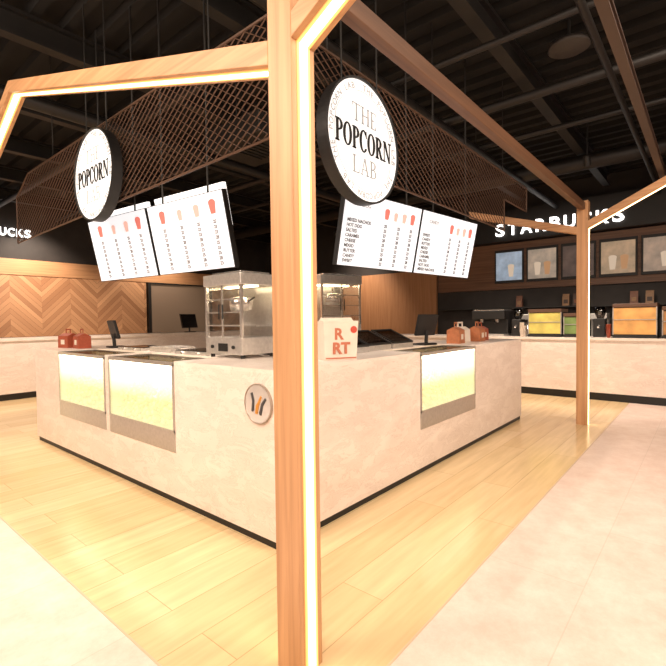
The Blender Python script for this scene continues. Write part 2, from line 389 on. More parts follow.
# ------------------------------------------------------------------ timber frames with light strips
YP = -.72
def portal(x, top, z1, za, z3, z4, label, full):
    t = thing('timber_frame', label, 'timber frame', (x, YP, 0), 0, 'oak portal frames with light strips')
    h = .064; w = LEDW
    MB().box(-h, h, -h, h, 0, top).build('post', WOODZ, t, bevel=.003)
    ye = 5.5
    if full: MB().box(-h, h, ye-h, ye+h, 0, top).build('post', WOODZ, t, bevel=.003)
    v = .095
    def arm(pts):
        b = MB(); lo = pts; up = [(p[0], p[1]+v) for p in pts[::-1]]
        b.prism(lo+up, 0, -h, h); b.build('beam', WOODY, t, bevel=.003)
    def strip(pts, thick=.004):
        b = MB()
        lo = [(p[0], p[1]-thick) for p in pts]; up = [(p[0], p[1]+.002) for p in pts[::-1]]
        b.prism(lo+up, 0, -w, w); b.build('light_strip', LED, t)
    pts = [(h, z1), (3.3, za), (ye-h, z3)] if full else [(h, z1), (1.5, z1+(za-z1)*1.436/3.236)]
    arm(pts)
    if full: strip(pts)
    else: MB().cyl((0, 1.42, pts[1][1]+v-.03), (0, 1.42, CEILZ-.06), .008, n=8).build('hanger_rod', DARKST, t)
    arm([(-h, z4), (-1.77, z4+.85)][::-1]); strip([(-1.77, z4+.85), (-h, z4)])
    for yy, s in ((0, -1), (0, 1), (ye, -1)):
        if not full and not (yy == 0 and s < 0): continue
        z = z4 if s < 0 and yy == 0 else z1
        y0 = yy+s*h
        MB().box(-w, w, min(y0-.002*s, y0+.004*s), max(y0-.002*s, y0+.004*s), 0.0, z).build('light_strip', LED, t)
    return t
portal(-.555, 2.86, 2.395, 3.36, 2.47, 2.45, 'oak post and sloping arms with glowing edge strip, nearest the camera before the counter corner', True)
portal(4.72, 2.875, 2.46, 3.42, 2.53, 2.52, 'oak post and forking arms standing beyond the far right end of the marble counter', False)
t = MB().box(-.485, 4.65, YP-.035, YP+.035, 2.76, 2.85).build('timber_beam', WOODX, bevel=.004)
tag(t, 'long dark oak roof beam running from the nearest post top to the far right post', 'beam')
b = MB(); b.box(-.9, 5.3, YP-.84, YP-.78, 3.06, 3.07); b.box(-.9, 5.3, YP-.84, YP-.78, 3.13, 3.14); b.box(-.9, 5.3, YP-.815, YP-.805, 3.07, 3.13)
t = b.build('steel_beam', pbr('brown_steel', (.06, .034, .023), .5))
tag(t, 'thin dark steel beam crossing the top right corner above the stone floor', 'beam')

# ------------------------------------------------------------------ service counter with built-in display cases
c = thing('service_counter', 'pale marble L-shaped kiosk counter with dark plinth, lit glass cases and corner logo disc', 'counter', (0, 0, 0))
N1, N2, N3, N4 = 1.13, 2.238, 2.322, 3.465; M1, M2 = 1.744, 2.967; LE, RE, W, D = 4.22, 4.55, .8, .42
def slabs(b, z0, z1):
    b.box(0, W, 0, N1, z0, z1); b.box(0, W, N4, LE, z0, z1); b.box(D, W, N1, N4, z0, z1); b.box(0, D, N2, N3, z0, z1)
    b.box(W, M1, 0, W, z0, z1); b.box(M2, RE, 0, W, z0, z1); b.box(M1, M2, D, W, z0, z1)
b = MB(); slabs(b, .40, 1.075)
b.box(0, W, 0, LE, .05, .40); b.box(W, RE, 0, W, .05, .40)
b.build('body', MARB, c)
b = MB(); slabs(b, 1.075, 1.10); b.build('countertop', MARBT, c)
b = MB(); b.box(.012, W-.02, .012, LE-.02, 0, .05); b.box(W-.02, RE-.02, .012, W-.02, 0, .05); b.build('plinth', BLACK, c)
# corner logo disc (faces -X)
LM = Matrix.Translation((0, .155, .885)) @ Matrix.Rotation(R(-90), 4, 'Z')
SILV = pbr('pale_silver', (.86, .84, .82), .25, .65)
b = MB(); b.ring(.001, .122, -.012, .0); lg = b.build('logo_disc', SILV, c, M=LM); lg['label'] = 'pale metal logo disc'
b = MB(); b.ring(.119, .126, -.016, .0); b.build('rim', pbr('brushed_rim', (.45, .39, .34), .3, .6), lg, M=LM)
ya, yb = -.016, -.010
TM = LM @ Matrix.Rotation(R(12), 4, 'Y')
# two slim dark tubes leaning apart, an orange accent rising between them
for s in (-1, 1):
    E = MB(); E.prism([(s*.074,.048),(s*.060,.056),(s*.034,.012),(s*.026,-.050),(s*.034,-.062),(s*.046,-.060),(s*.050,.002)], 1, ya, yb); E.build('emblem_tube', INKD, lg, M=TM)
E = MB(); E.prism([(-.010,-.064),(.010,-.064),(.014,-.010),(.030,.050),(.018,.056),(.0,.008),(-.012,-.014)], 1, ya, yb); E.build('emblem_accent', GOLD, lg, M=TM)

def display(w, label, loc, rotz):
    M = Matrix.Translation(loc) @ Matrix.Rotation(rotz, 4, 'Z')
    h = w/2-.002; d = .40
    b = MB(); b.box(-h, -h+.018, -.008, .014, .15, .68); b.box(h-.018, h, -.008, .014, .15, .68)
    b.box(-h, h, -.008, .014, .662, .69); b.box(-h, h, -.008, .014, .15, .168)
    b.box(-h, h, d-.03, d, .668, .69); b.box(-h, -h+.015, .014, d, .675, .69); b.box(h-.015, h, .014, d, .675, .69)
    t = b.build('display_case', SILL, c); t['label'] = label; t.matrix_local = M
    MB().box(-h, h, -.006, .02, .0, .15).build('base_panel', SILL, t, bevel=.002)
    MB().box(-h+.018, h-.018, 0, .006, .168, .662).build('front_glass', GLOWGLASS, t)
    MB().box(-h+.015, h-.015, .014, d-.03, .682, .688).build('top_glass', SMOKE, t)
    MB().box(-h, h, d-.012, d, .14, .668).build('back_panel', BACKLIT, t)
    MB().box(-h, h, .02, d-.012, .12, .145).build('shelf', STEEL, t)
    MB().box(-h+.03, h-.03, .03, .055, .630, .660).build('lamp_bar', LAMP, t)
    b = MB()
    for i in range(int(640*w)):
        x = random.uniform(-h+.03, h-.03); y = random.uniform(.03, d-.04); top = .34+.03*math.sin(x*9)+.12*(y/d)
        b.ball((x, y, random.uniform(.16, top)), random.uniform(.014, .024))
    p = b.build('popcorn', POP, t, smooth=True); p['kind'] = 'stuff'
    return t
display(N2-N1, 'lit glass popcorn case with steel sill, on the left face nearer the corner', (0, (N1+N2)/2, .40), R(-90))
display(N4-N3, 'lit glass popcorn case at the far left end', (0, (N3+N4)/2, .40), R(-90))
display(M2-M1, 'lit glass popcorn case with steel sill, alone in the right face', ((M1+M2)/2, 0, .40), 0)

# ------------------------------------------------------------------ expanded mesh canopy
def inpoly(u, z, P):
    r = False
    for i in range(len(P)):
        a, b2 = P[i], P[i-1]
        if (a[1] > z) != (b2[1] > z) and u < (b2[0]-a[0])*(z-a[1])/(b2[1]-a[1])+a[0]: r = not r
    return r
def mesh_panel(P, loc, rotz, label, hang, cw=.095, ch=.060):
    t = thing('mesh_panel', label, 'mesh panel', loc, rotz, 'expanded metal panels around the kiosk canopy')
    us = [p[0] for p in P]; zs = [p[1] for p in P]
    b = MB(); bm = b.bm; hw = .0026
    nu = int((max(us)-min(us))/cw*2)+1; nz = int((max(zs)-min(zs))/ch*2)+1
    for i in range(nu):
        for j in range(nz):
            u0 = min(us)+i*cw/2; z0 = min(zs)+j*ch/2
            if (i+j) % 2 == 0: a, e = (u0, z0), (u0+cw/2, z0+ch/2)
            else: a, e = (u0, z0+ch/2), (u0+cw/2, z0)
            if not inpoly((a[0]+e[0])/2, (a[1]+e[1])/2, P): continue
            dx, dz = e[0]-a[0], e[1]-a[1]; l = math.hypot(dx, dz); nx, nzz = -dz/l*hw, dx/l*hw
            v = [bm.verts.new(p) for p in ((a[0]+nx, -.003, a[1]+nzz), (a[0]-nx, .003, a[1]-nzz), (e[0]-nx, .003, e[1]-nzz), (e[0]+nx, -.003, e[1]+nzz))]
            bm.faces.new(v)
    b.build('mesh_sheet', MESHM, t)
    b = MB()
    for i in range(len(P)): b.cyl((P[i-1][0], 0, P[i-1][1]), (P[i][0], 0, P[i][1]), .009, n=8)
    b.build('edge_frame', MESHM, t)
    for u, z in hang: MB().cyl((u, 0, z), (u, 0, CEILZ-.06), .005, n=8).build('hanger_rod', DARKST, t)
    return t
ZB, ZT = 2.46, 3.16
mesh_panel([(0,ZB),(3.75,ZB),(3.75,2.84),(4.62,2.84),(4.62,ZT),(0,ZT)], (.012,-.045,0), 0, 'brown expanded metal panel above the right counter behind the nearer round sign', [(.45,ZT),(3.7,ZT)])
mesh_panel([(-4.65,2.40),(-.02,ZB),(-.02,ZT),(-4.2,ZT),(-4.65,2.95)], (-.03,-.04,0), R(-90), 'brown expanded metal panel with cut corner, above the left counter behind the smaller round sign', [(-.6,ZT),(-3.4,ZT)])

# ------------------------------------------------------------------ round signs
def round_sign(label, loc, rotz, r=.42):
    t = thing('round_sign', label, 'sign', loc, rotz, 'round lit signs on the mesh canopy')
    d = .075
    MB().ring(.001, r-.012, .0, .01, 72).build('face', SIGNW, t)
    b = MB(); b.ring(r-.014, r, -.012, d, 72); b.ring(.001, r-.014, d-.02, d, 72); b.build('casing', BLACK, t)
    serif_word('lettering', 'POPCORN', .145, r*1.54, INK, t, (0, 0), -.005, -.001)
    serif_word('lettering', 'THE', .115, .28, INKF, t, (0, .17), -.003, -.001, .62)
    serif_word('lettering', 'LAB', .115, .28, INKF, t, (0, -.17), -.003, -.001, .62)
    b = MB(); b.ring(r*.79, r*.797, -.003, -.001, 72)
    o = b.build('ring_lettering', INKF, t)
    bm = bmesh.new(); bm.from_mesh(o.data)
    s = 'THE POPCORN LAB  THE POPCORN LAB  THE POPCORN LAB  '
    for i, ch in enumerate(s):
        if ch == ' ': continue
        me = textmesh(ch, .058, .001, .0005)
        a = math.pi/2-2*math.pi*i/len(s)
        me.transform(Matrix.Translation((math.cos(a)*r*.86, -.002, math.sin(a)*r*.86)) @ Matrix.Rotation(-(a-math.pi/2), 4, 'Y') @ Matrix.Rotation(R(90), 4, 'X'))
        bm.from_mesh(me)
    bm.to_mesh(o.data); bm.free()
    for q in (-1, 1): MB().cyl((q*.2, d/2, .3), (q*.2, d/2, CEILZ-.06-loc[2]), .006, n=8).build('hanger_rod', DARKST, t)
    return t
round_sign('large round lit sign reading THE POPCORN LAB, over the right counter beside the near post', (.685, -.18, 2.60), 0, .412)
round_sign('round white lit sign with dark rim on its right, over the left counter', (-.14, 2.12, 2.68), R(-90), .392)

# ------------------------------------------------------------------ menu screens above the counters
def menu(label, loc, rotz, w, h, items, prices, left=False):
    t = thing('menu_screen', label, 'menu screen', loc, rotz, 'menu screens over the kiosk counter')
    M = Matrix.Rotation(R(12), 4, 'X')
    MB().box(-w/2, w/2, 0, .05, 0, h).build('casing', BLACK, t, M=M, bevel=.003)
    MB().box(-w/2+.006, w/2-.006, -.003, 0.001, .006, h-.006).build('display', SCREEN, t, M=M)
    if left: MB().box(-w/2+.03, w/2-.05, .07, .10, h*.55, h+.06).build('light_box', LIGHTBOX, t, M=M)
    for i, (it, pr) in enumerate(zip(items, prices)):
        z = h*.62-i*h*.068
        if not left: text('menu_line', it, .038, INKM, t, (-w*.45, -.0045, z), extrude=.001, offset=.001, align='LEFT', M=M)
        for px in ((-.30, -.06, .16, .36) if left else (.02, .20, .38)):
            text('menu_price', pr, .038, INKP if left else INKM, t, (w*px, -.0045, z), extrude=.001, offset=.0012, M=M)
    for k, px in enumerate((-.30, -.06, .16, .36) if left else (.02, .14, .26, .38)):
        b = MB(); s = (1.15, .95, 1.05, 1.2)[k]*(1.0 if left else .85); q = px*w; z0 = h*.72
        b.prism([(q-.022*s, z0), (q+.022*s, z0), (q+.033*s, z0+.07*s), (q-.033*s, z0+.07*s)], 1, -.005, -.002)
        b.arc(q, z0+.07*s, (.033*s, .022*s), (.001, .001), 0, 180, -.005, -.002, 10)
        b.build('cup_picture', (PICR, PICP, PICP, PICR)[k], t, M=M)
    if not left: text('menu_heading', items[1], .045, INKG, t, (-w*.30, -.0045, h*.84), extrude=.001, M=M)
    for s in (-1, 1):
        p0 = M @ Vector((s*w*.3, .03, h)); MB().cyl(p0, (p0.x, p0.y, CEILZ-.06-loc[2]), .008, n=8).build('hanger_rod', DARKST, t)
    return t
I1 = ['MIXED NACHOS', 'HOT DOG', 'SALTED', 'CARAMEL', 'CHEESE', 'MIXED', 'BUTTER', 'CANDY', 'SWEET']; P1 = ['25', '23', '23', '28', '25', '23', '25', '28', '23']
def along(A, B, f): return (A[0]+(B[0]-A[0])*f, A[1]+(B[1]-A[1])*f, A[2])
A, B = (.98, .33, 1.84), (3.01, .10, 1.84); rz = math.atan2(B[1]-A[1], B[0]-A[0])
menu('white menu screen hanging over the right counter, the one partly below the large round sign', along(A,B,.248), rz, 1.01, .60, I1, P1)
menu('white menu screen hanging over the right counter, the one farther from the large round sign', along(A,B,.752), rz, 1.01, .60, I1[::-1], P1)
A, B = (.2, 2.82, 1.82), (.4, .87, 1.82); rz = math.atan2(B[1]-A[1], B[0]-A[0])
menu('white menu screen hanging over the left counter, below the farther round sign', along(A,B,.248), rz, .96, .60, I1, P1, True)
menu('white menu screen hanging over the left counter, the one closer to the near post', along(A,B,.752), rz, .96, .60, I1[::-1], P1, True)

# ------------------------------------------------------------------ kiosk equipment
def popcorn_machine(label, loc, rotz, sc=1.0):
    t = thing('popcorn_machine', label, 'popcorn machine', loc, rotz, 'popcorn machines')
    w, d, h = .45*sc, .36*sc, .66*sc; a, e = w/2, d/2
    MB().box(-a, a, -e, e, .03, h*.24).build('base', STEEL, t, bevel=.005)
    for sx in (-1, 1):
        for sy in (-1, 1):
            MB().cyl((sx*(a-.04), sy*(e-.04), 0), (sx*(a-.04), sy*(e-.04), .03), .018, n=12).build('foot', BLACK, t)
            MB().box(sx*a-.022*(sx > 0), sx*a+.022*(sx < 0), sy*e-.022*(sy > 0), sy*e+.022*(sy < 0), h*.24, h*.84).build('corner_post', CHROME, t)
    b = MB(); b.box(-a+.022, a-.022, -e+.002, -e+.006, h*.24, h*.84); b.box(-a+.002, -a+.006, -e+.022, e-.022, h*.24, h*.84); b.box(a-.006, a-.002, -e+.022, e-.022, h*.24, h*.84)
    b.build('glass_panel', GLASS, t)
    MB().box(-a+.022, a-.022, e-.012, e-.004, h*.24, h*.84).build('back_panel', STEEL, t)
    MB().box(-a-.01, a+.01, -e-.01, e+.01, h*.84, h*.97).build('hood', STEEL, t, bevel=.006)
    MB().box(-a*.8, a*.8, -e*.8, e*.8, h*.97, h).build('hood_vent', CHROME, t, bevel=.004)
    MB().box(-a+.05, a-.05, -.03, .03, h*.825, h*.84).build('lamp_bar', MGLOW, t)  # glowing bar added to brighten the inside of the machine
    k = MB().lathe([(.03*sc, h*.54), (.085*sc, h*.56), (.095*sc, h*.64), (.09*sc, h*.70), (.02*sc, h*.72)], 20).build('kettle', CHROME, t, smooth=True)
    MB().cyl((0,0,h*.72), (0,0,h*.825), .012, n=10).build('kettle_hanger', CHROME, k)
    MB().cyl((.09*sc,0,h*.66), (.16*sc,0,h*.70), .008, n=8).build('kettle_handle', BLACK, k)
    for z in (.37, .52, .67): MB().box(-a+.022, a-.022, -e-.004, -e+.002, h*z, h*z+.010).build('shelf_rail', CHROME, t)
    MB().box(-a+.03, a-.03, -e*.1, e-.03, h*.36, h*.36+.012).build('tray_shelf', STEEL, t)
    MB().box(-.009, .009, -e-.005, -e+.002, h*.24, h*.84).build('door_stile', CHROME, t)
    for s in (-1, 1): MB().cyl((s*.025, -e-.018, h*.45), (s*.025, -e-.018, h*.62), .006, n=8).build('door_handle', BLACK, t)
    MB().box(-.06, .06, -e-.006, -e+.001, h*.08, h*.17).build('control_panel', BLACK, t)
    for q in (-.13, .13): MB().cyl((q*sc, -e, h*.13), (q*sc, -e-.014, h*.13), .014, n=12).build('knob', BLACK, t)
    return t
popcorn_machine('steel and glass popcorn machine on the left counter, just left of the near post', (.58, 1.04, 1.10), R(-90), 1.06)
cab = thing('back_bar_cabinet', 'steel back bar cabinet inside the kiosk under the farther popcorn machine', 'cabinet', (2.5, 1.55, 0))
MB().box(-.6, .6, -.3, .3, .08, 1.12).build('body', DWALL, cab); MB().box(-.62, .62, -.32, .32, 1.12, 1.15).build('worktop', STEEL, cab)
for s in (-1, 1):
    dr = MB().box(min(s*.02, s*.58), max(s*.02, s*.58), -.315, -.30, .14, 1.08).build('door', STEEL, cab)
    MB().cyl((s*.06, -.335, .75), (s*.06, -.335, .95), .008, n=8).build('handle', CHROME, dr)
MB().box(-.56, .56, -.26, .26, 0, .08).build('plinth', BLACK, cab)
popcorn_machine('steel and glass popcorn machine behind the paper carton, right of the near post', (2.36, 1.53, 1.15), R(-20), 1.2)

# paper carton on the counter
t = thing('popcorn_carton', 'cream paper carton with red lettering on the counter right behind the near post', 'carton', (.80, .19, 1.10), R(-30))
MB().taper(.25, .2, .275, .22, 0, .28).build('body', CREAM, t, bevel=.003)
b = MB(); b.box(-.1375, .1375, -.11, .11, .28, .29); b.prism([(-.1375,.29),(.1375,.29),(.12,.315),(-.12,.315)], 1, -.01, .01); b.build('lid_flap', CREAM, t)
for s, z, x in (('R', .190, -.02), ('RT', .085, .0)):
    text('lettering', s, .115, PRINT, t, (x, -.1058, z), extrude=.003, offset=.004)
b = MB(); b.ring(.001, .026, -.111, -.100, 24, (.100, .225)); b.build('round_mark', PRINTR, t)
MB().box(-.12, .12, -.106, -.09, .012, .020).build('printed_band', PRINT, t)

# glass lidded warmers on right counter
def warmer(label, loc, rotz):
    t = thing('glass_warmer', label, 'food warmer', loc, rotz, 'black framed warmers on the right counter')
    MB().box(-.19, .19, -.15, .15, 0, .05).build('base', STEEL, t, bevel=.003)
    MT = Matrix.Translation((0, -.15, .05)) @ Matrix.Rotation(R(24), 4, 'X')
    b = MB(); b.box(-.19, .19, 0, .02, 0, .015); b.box(-.19, .19, .29, .31, 0, .015); b.box(-.19, -.17, .02, .29, 0, .015); b.box(.17, .19, .02, .29, 0, .015)
    b.build('lid_frame', BLACK, t, M=MT)
    MB().box(-.17, .17, .02, .29, .003, .009).build('lid_glass', SMOKE, t, M=MT)
    b = MB(); b.prism([(-.15, .05), (.13, .05), (.13, .175)], 0, -.188, -.184); b.prism([(-.15, .05), (.13, .05), (.13, .175)], 0, .184, .188); b.build('side_glass', GLASS, t)
    return t
warmer('black framed slanted glass warmer on the right counter, nearest the paper carton', (1.35, .56, 1.10), 0)
warmer('black framed slanted glass warmer on the right counter, middle of the row of three', (1.78, .60, 1.10), 0)
warmer('black framed slanted glass warmer on the right counter, nearest the till screen', (2.21, .60, 1.10), 0)
for k, (y, lb) in enumerate(((1.62, 'flat black glass tray on the left counter behind the case nearer the corner'), (2.78, 'flat black glass tray on the left counter behind the far left case'))):
    q = thing('glass_tray', lb, 'tray', (.61, y, 1.10), 0, 'flat black trays on the left counter')
    MB().box(-.16, .16, -.26, .26, 0, .03).build('base', STEEL, q, bevel=.003); MB().box(-.15, .15, -.25, .25, .03, .036).build('glass_top', BLACKG, q)
    for s in (-1, 1): MB().cyl((-.158, s*.12, .015), (-.175, s*.12, .015), .012, n=10).build('knob', CHROME, q)
q = thing('steel_tray', 'shallow steel tray with upturned rim between the flat black trays', 'tray', (.62, 2.2, 1.10))
b = MB(); b.box(-.14, .14, -.2, .2, 0, .006); b.box(-.14, -.132, -.2, .2, .006, .05); b.box(.132, .14, -.2, .2, .006, .05); b.box(-.132, .132, -.2, -.192, .006, .05); b.box(-.132, .132, .192, .2, .006, .05); b.build('pan', STEEL, q)
for s in (-1, 1): MB().cyl((-.05, s*.215, .04), (.05, s*.215, .04), .006, n=8).build('handle', CHROME, q)

def till(label, loc, rotz, w=.34, h=.24):
    t = thing('till_screen', label, 'till screen', loc, rotz, 'till screens')
    MB().box(-.11, .11, -.09, .09, 0, .02).build('base', BLACK, t, bevel=.004)
    MB().cyl((0, .02, .02), (0, .03, .16), .02, n=12).build('stand', BLACK, t)
    M = Matrix.Translation((0, 0, .11)) @ Matrix.Rotation(R(-14), 4, 'X')
    MB().box(-w/2, w/2, -.015, .015, 0, h).build('screen_body', BLACK, t, M=M, bevel=.005)
    MB().box(-w/2+.015, w/2-.015, -.018, -.014, .015, h-.015).build('display', BLACKG, t, M=M)
    return t
till('black till screen on the right counter beside the warmers, facing into the kiosk', (2.75, .5, 1.10), R(170))
till('black till screen on the left counter behind the red gift boxes', (.62, 3.45, 1.10), R(80), .3, .22)

def gift_box(label, loc, rotz, mat, s=1.0, group='card gable boxes on the counter'):
    t = thing('gable_box', label, 'box', loc, rotz, group)
    w, d, h = .19*s, .13*s, .13*s
    MB().taper(w, d, w*.96, d*.96, 0, h).build('body', mat, t, bevel=.002)
    b = MB(); b.prism([(-d*.48, h), (d*.48, h), (.006, h+.03*s), (-.006, h+.03*s)], 0, -w*.48, w*.48); b.build('gable_top', mat, t)
    b = MB(); z = h+.025*s
    b.box(-w*.25, -w*.17, -.003, .003, z, z+.05*s); b.box(w*.17, w*.25, -.003, .003, z, z+.05*s); b.box(-w*.25, w*.25, -.003, .003, z+.04*s, z+.055*s); b.build('handle', mat, t)
    MB().box(-w*.18, w*.18, -d*.5-.001, -d*.5+.006, h*.3, h*.7).build('printed_panel', CREAM, t)
    return t
gift_box('brown red card gable box on the left counter end, farther from the lit cases', (.30, 4.02, 1.10), R(-80), RED, 1.1)
gift_box('brown red card gable box on the left counter end, closer to the lit cases', (.34, 3.72, 1.10), R(-95), RED, 1.1)
gift_box('brown red card gable box on the right counter, nearest the till screen', (3.22, .34, 1.10), R(8), ORANGE, 1.2)
gift_box('cream card gable box on the right counter between two brown red boxes', (3.52, .42, 1.10), R(-8), CREAM, 1.2)
gift_box('brown red card gable box on the right counter, second from its far end', (3.80, .32, 1.10), R(5), ORANGE, 1.2)
gift_box('dark red card gable box nearest the far right end of the right counter', (4.10, .40, 1.10), R(-5), RED, 1.15)

# ------------------------------------------------------------------ back-left counter
t = thing('back_counter', 'pale marble straight counter in the far left, in front of the chevron wall', 'counter', (2, 7.8, 0))
MB().box(-7.8, 4.5, 0, .7, .12, 1.08).build('body', MARB, t); MB().box(-7.8, 4.52, -.02, .72, 1.08, 1.13).build('countertop', MARBT, t)
MB().box(-7.8, 4.5, .04, .66, 0, .12).build('plinth', BLACK, t)
till('black till screen on the far left marble counter before the dark niche', (4.6, 8.15, 1.13), R(10), .5, .36)
t = thing('lettered_sign', 'white lit letters cut off by the far left edge, on the black wall band', 'sign', (.98, 9.9, 3.42))
for i, ch in enumerate('STARBUCKS'):
    text('letter', ch, .25, LETTER, t, (-.62+i*.155, 0, 0), width=.12, extrude=.03, offset=.002)
MB().box(-.70, .70, .04, .1, -.04, .02).build('mounting_rail', BLACK, t)

# ------------------------------------------------------------------ coffee counter on the right
t = thing('coffee_counter', 'long pale stone counter on the far right in front of the menu screens', 'counter', (6.7, 0, 0))
MB().box(0, .75, -5.5, 6.2, .13, 1.0).build('body', MARB, t); MB().box(-.02, .77, -5.5, 6.2, 1.0, 1.04).build('countertop', MARBT, t)
MB().box(.04, .7, -5.5, 6.2, 0, .13).build('plinth', BLACK, t)
t = thing('lettered_sign', 'row of white lit letters reading STARBUCKS on the black fascia above the screens', 'sign', (8.49, .54, 3.35), R(-90))
wds = dict(S=.20, T=.21, A=.245, R=.215, B=.21, U=.215, C=.22, K=.225)
for i, ch in enumerate('STARBUCKS'):
    text('letter', ch, .37, LETTER, t, (-1.14+i*.285, -.03, 0), width=wds[ch], extrude=.012, offset=.008)
pics = [((.30, .38, .48), .9), ((.36, .30, .24), .8), ((.10, .07, .06), .6), ((.36, .26, .17), .9), ((.34, .26, .20), .8)]
for i in range(5):
    y = 1.92-.355-i*.71
    lb = ['first', 'second', 'third', 'fourth', 'fifth'][i]
    q = thing('menu_screen', lb+' menu screen from the kiosk end in the row above the coffee counter', 'menu screen', (8.70, y, 2.19), R(-90), 'menu screens above the coffee counter')
    MB().box(-.325, .325, 0, .035, 0, .76).build('casing', BLACK, q, bevel=.003)
    cc, st = pics[i]
    MB().box(-.29, .29, -.003, .001, .06, .70).build('display', pbr('coffee_display_%d' % i, cc, .4, 0, cc, st*.7, noise=.6, nscale=4), q)
    for k in range(1+i % 2):
        b = MB(); x = -.09+.2*k if i % 2 else .05
        b.prism([(x-.045, .14), (x+.045, .14), (x+.07, .38), (x-.07, .38)], 1, -.006, -.002); b.arc(x, .38, (.075, .045), (.001, .001), 0, 180, -.006, -.002, 10)
        b.build('cup_picture', pbr('cup_pic_%d%d' % (i, k), (.32, .24, .17), .5, 0, ((.80, .64, .48), (.55, .27, .12))[k], .6), q)
# back bar behind coffee counter
t = thing('back_bar_cabinet', 'long black back bar cabinet against the wall behind the coffee counter', 'cabinet', (8.2, -1, 0))
MB().box(0, .55, -4.5, 4.3, .08, .92).build('body', BLACK, t); MB().box(-.02, .57, -4.5, 4.3, .92, .96).build('worktop', STEEL, t); MB().box(.05, .5, -4.5, 4.3, 0, .08).build('plinth', BLACK, t)
for i in range(8):
    y = -4.45+i*1.09
    dr = MB().box(-.018, 0, y, y+1.05, .12, .88).build('door', DARKST, t); MB().cyl((-.03, y+.4, .8), (-.03, y+.65, .8), .008, n=8).build('handle', CHROME, dr)
tag(MB().box(8.45, 8.8, -4.5, 3.2, 1.60, 1.63).build('wall_shelf', DARKST), 'long dark shelf on the wall under the coffee menu screens', 'shelf')
bagm = [pbr('bag_%d' % i, cc, .5, noise=.15, nscale=25) for i, cc in enumerate(((.16, .06, .03), (.24, .13, .06), (.06, .035, .025)))]
for i, y in enumerate((1.30, .35, .15, -.85, -1.10)):
    cn = ['brown', 'tan', 'dark'][i % 3]
    q = thing('coffee_bag', cn+' coffee bag standing on the dark shelf under the menu screens', 'bag', (8.62, y, 1.63), R(-90), cn+' coffee bags on the shelf')
    MB().taper(.13, .09, .13, .06, 0, .2).build('body', bagm[i % 3], q); MB().box(-.065, .065, -.012, .012, .2, .25).build('folded_top', bagm[i % 3], q)
    MB().box(-.04, .04, -.047, -.030, .05, .13).build('paper_label', bagm[(i+1) % 3], q)
def brewer(label, y):
    t = thing('coffee_brewer', label, 'coffee brewer', (8.42, y, .96), R(-90), 'coffee brewers on the back bar')
    b = MB(); b.box(-.15, .15, .0, .18, .03, .5); b.box(-.15, .15, -.16, .0, .38, .5); b.build('body', STEEL, t, bevel=.006)
    MB().box(-.16, .16, -.18, .18, 0, .03).build('base', BLACK, t)
    p = MB().lathe([(.06, .035), (.085, .06), (.085, .2), (.05, .25), (.05, .28)], 16, (0, -.085)).build('flask', CHROME, t, smooth=True)
    MB().box(-.012, .012, -.19, -.16, .09, .22).build('handle', BLACK, p)
    MB().cyl((0, -.085, .38), (0, -.085, .33), .04, n=14).build('filter_cup', BLACK, t)
brewer('steel coffee brewer on the back bar, nearest the espresso machine', 1.05)
brewer('steel coffee brewer on the back bar, behind the far oak post', -.30)
brewer('steel coffee brewer on the back bar, behind the orange brown unit', -1.0)
brewer('steel coffee brewer on the back bar, at the right edge', -1.7)

def counter_unit(label, y, w, h, front, glow):
    t = thing('counter_unit', label, 'counter unit', (7.05, y, 1.04), R(-90), 'lit units on the coffee counter')
    a = w/2
    MB().box(-a, a, -.25, .25, 0, .05).build('base', BLACK, t)
    MB().box(-a, a, -.22, .25, .05, h-.06).build('body', BLACK, t, bevel=.004)
    MB().box(-a, a, -.25, .25, h-.06, h).build('top_panel', pbr('unit_top', (.10, .05, .03), .4), t, bevel=.004)
    MB().box(-a+.015, a-.015, -.235, -.22, .06, h-.07).build('front_panel', pbr('unit_front', front, .4, 0, front, glow, noise=.35, nscale=5), t)
    MB().box(-a, a, -.245, -.235, h*.52, h*.52+.012).build('front_rail', SILL, t)
    for s in (-1, 1): MB().box(s*a-.015*(s > 0), s*a+.015*(s < 0), -.245, -.22, .05, h-.06).build('side_rail', SILL, t)
counter_unit('green yellow lit unit on the coffee counter left of the far oak post', .30, .56, .50, (.46, .37, .09), .35)
counter_unit('narrow green unit on the coffee counter just left of the far oak post', -.12, .22, .42, (.14, .20, .06), .2)
counter_unit('orange brown lit unit on the coffee counter right of the far oak post', -1.05, .60, .56, (.52, .26, .08), .35)
counter_unit('dark amber unit on the coffee counter at the right edge of the photo', -1.66, .50, .50, (.32, .15, .05), .25)
def espresso(label, y):
    t = thing('espresso_machine', label, 'coffee machine', (7.1, y, 1.04), R(-90))
    b = MB(); b.box(-.32, .32, -.05, .25, .04, .5); b.box(-.32, .32, -.24, -.05, .33, .5); b.build('body', BLACK, t, bevel=.01)
    MB().box(-.32, .32, -.26, .25, 0, .04).build('drip_tray', STEEL, t)
    for s in (-1, 1):
        g = MB().cyl((s*.15, -.15, .33), (s*.15, -.15, .26), .035, n=14).build('group_head', CHROME, t); MB().cyl((s*.15, -.17, .27), (s*.15, -.33, .25), .012, n=8).build('handle', BLACK, g)
    MB().box(-.3, .3, -.2, .22, .5, .515).build('cup_rail', CHROME, t)
espresso('black espresso machine on the coffee counter beyond the brown red boxes', 1.35)
def grinder(label, y):
    t = thing('coffee_grinder', label, 'coffee grinder', (7.15, y, 1.04), R(-90), 'coffee grinders')
    MB().box(-.09, .09, -.13, .13, 0, .32).build('body', BLACK, t, bevel=.01)
    MB().lathe([(.05, .32), (.09, .42), (.09, .52), (.02, .525)], 16).build('hopper', SMOKE, t, smooth=True)
    MB().cyl((0, -.13, .2), (0, -.2, .17), .015, n=8).build('spout', CHROME, t)
grinder('black coffee grinder beside the espresso machine on the coffee counter', .86)
